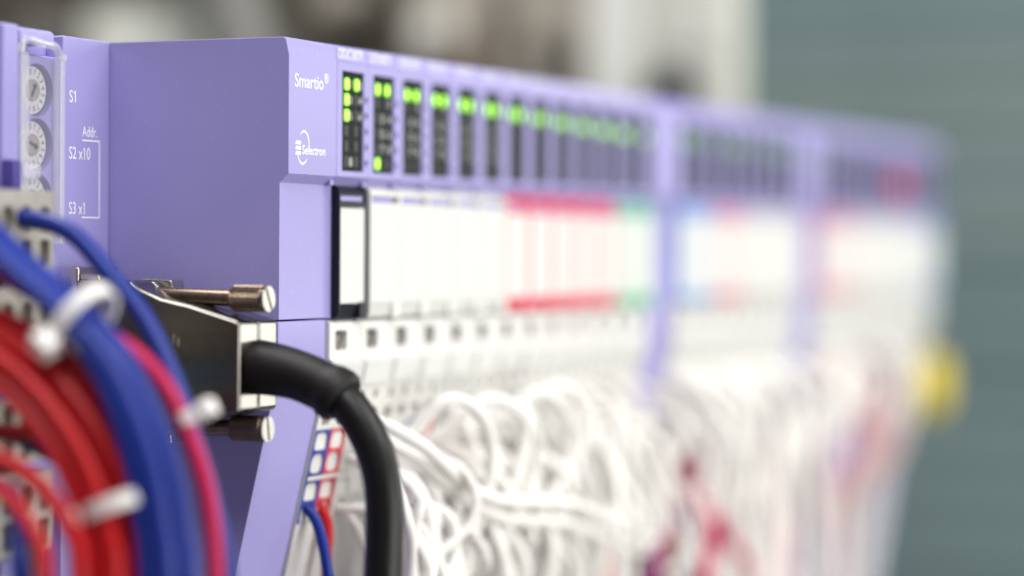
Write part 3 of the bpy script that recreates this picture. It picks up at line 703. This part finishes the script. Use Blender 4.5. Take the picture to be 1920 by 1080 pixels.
PAL1 = [(W_PINK, 'magenta'), (W_ROSE, 'pale pink'), (W_WHITE, 'white'), (W_BROWN, 'brown'), (W_ROSE, 'pale pink')]
PAL2 = [(W_LILAC, 'lilac'), (W_ROSE, 'pale pink'), (W_WHITE, 'white'), (W_PURPLE, 'violet'), (W_STONE, 'grey'), (W_ROSE, 'pale pink'), (W_BROWN, 'brown')]
for i in range(8):
    for c in range(2):
        for zh in (-45.4, -53.9, -63.5):
            x0 = 198.5 + 12.5 * i + (3.15 if c == 0 else 9.3)
            m, nm = W_WHITE, 'white'
            if zh == -63.5 or (zh == -53.9 and i > 3 and rn2.random() < 0.5): m, nm = rn2.choice(PAL1 if i < 3 else PAL2)
            drop_wire(x0, zh, x0 + rn2.uniform(-6, 30), rn2.uniform(-9, 2), m, 'blurred %s wire hanging from the terminal block below %s module of middle row' % (nm, ORD[i]), '%s wires of the middle row, %s module' % (nm, ORD[i]), rn2.uniform(6, 11), rn2.uniform(14, 26), -170, 1.4)
for i in range(8):
    for c in range(2):
        for zh in (-45.4, -53.9, -63.5):
            x0 = 316.6 + 12.5 * i + (3.15 if c == 0 else 9.3)
            m, nm = W_WHITE, 'white'
            if zh == -63.5 or rn2.random() < 0.2: m, nm = rn2.choice(PAL2 + PAL1[1:2])
            drop_wire(x0, zh, min(430, x0 + rn2.uniform(-24, 12)), slope_y(-100) - rn2.uniform(4, 12), m, 'strongly blurred %s wire hanging under the %s module of the far row' % (nm, ORD[i]), '%s wires of the far row, %s module' % (nm, ORD[i]), rn2.uniform(4, 8), rn2.uniform(16, 26), -165, 1.3, 34)
yb = thing('yellow_cap', 'blurred yellow round cap sticking out at the far end of the row', 'cap', (462, 3.0, -59.5))
MB().tube([(0, 6, 0), (0, -2, 0), (0, -3.5, 0), (0, -4.2, 0)], [11.0, 11.0, 10.2, 7.5], 28).build('cap_body', YELLOW, yb)
MB().tube([(0, 20, 0), (0, 6.1, 0)], [4.5, 4.5], 20).build('neck', YELLOW, yb)

# ------------------------------------------------------------------ equipment behind
def unit(x0, x1, y0, y1, z0, z1, m, label, name='equipment_box', cat='box', face=None):
    t = thing(name, label, cat, ((x0 + x1) / 2, (y0 + y1) / 2, z0))
    cx, cy = (x0 + x1) / 2, (y0 + y1) / 2
    MB().box(x0 - cx, x1 - cx, y0 - cy, y1 - cy, 0, z1 - z0).build('housing', m, t, 1.5)
    for (fx, ya, yb_, za, zb, fm_) in (face or ()):
        MB().box(x0 - cx - fx, x0 - cx - 0.1, ya - cy, yb_ - cy, za - z0, zb - z0).build('front_plate', fm_, t, 0.8)
    return t
cab = unit(470, 490, 83, 116, -60, 190, BEIGE, 'blurred beige cabinet with a black knob, behind the middle row', 'cabinet', 'cabinet', [(1.5, 86, 112, 60, 105, BEIGE)])
MB().tube([(-9, 4, 104), (-17, 4, 104), (-19, 4, 104)], [10.0, 10.0, 8.0], 24).build('knob', BLACKP, cab)
unit(467, 490, 116.6, 138, -60, 190, OFFW, 'narrow off white box squeezed against the blurred beige cabinet', 'cabinet', 'cabinet')
unit(475, 500, 138.6, 172, -60, 190, TAUPE, 'blurred taupe box left of the narrow off white box', face=[(3, 160, 171, -20, 70, TAUPE)])
unit(482, 510, 173, 183, -60, 82, DARKB, 'dark brown box with low top behind the green lights')
unit(478, 510, 184, 221, -60, 190, TAUPE, 'taupe box with pale plate above the white label row', face=[(4, 190, 206, 30, 74, REDBR)])
unit(470, 500, 222, 250, -60, 190, DARKB, 'nearly black box above the lettered head module')
hb = thing('steel_tube', 'blurred slanting steel tube above the purple head module', 'tube', (460, 280, 20))
MB().tube([(0, -18, -20), (0, 2, 45), (0, 22, 110)], [14, 14, 14], 24).build('pipe', STEEL, hb)
MB().tube([(0, -0.5, 36), (0, 4.5, 52)], [17, 17], 24).build('collar', STEEL, hb)
unit(466, 500, 326, 362, -40, 84, OFFW, 'blurred pale box above the address module', face=[(3, 332, 356, 35, 70, BEIGE)])
for (x_, y_, z_, r_, m_, lb) in ((455, 200, 70, 6, OFFW, 'small pale round fitting on the taupe box with pale plate'), (455, 240, 84, 7, TAUPE, 'small round fitting on the nearly black box'), (452, 150, 62, 5, DARKB, 'small dark round fitting on the taupe box by the off white box'), (450, 376, 70, 8, STEEL, 'round steel fitting beside the pale box at upper left')):
    ft = thing('round_fitting', lb, 'fitting', (x_, y_, z_), 'round fittings on the boxes behind')
    MB().tube([(30, 0, 0), (0, 0, 0), (-2, 0, 0)], [r_, r_, r_ * 0.8], 20).build('barrel', m_, ft)
    MB().tube([(6, 0, 0), (3, 0, 0)], [r_ * 1.25, r_ * 1.25], 20).build('ring', STEEL, ft)
pan = MB().box(760, 775, 240, 900, -300, 600).build('back_panel', DARKB)
tag(pan, 'dark brown panel closing the space behind the blurred boxes', 'panel')
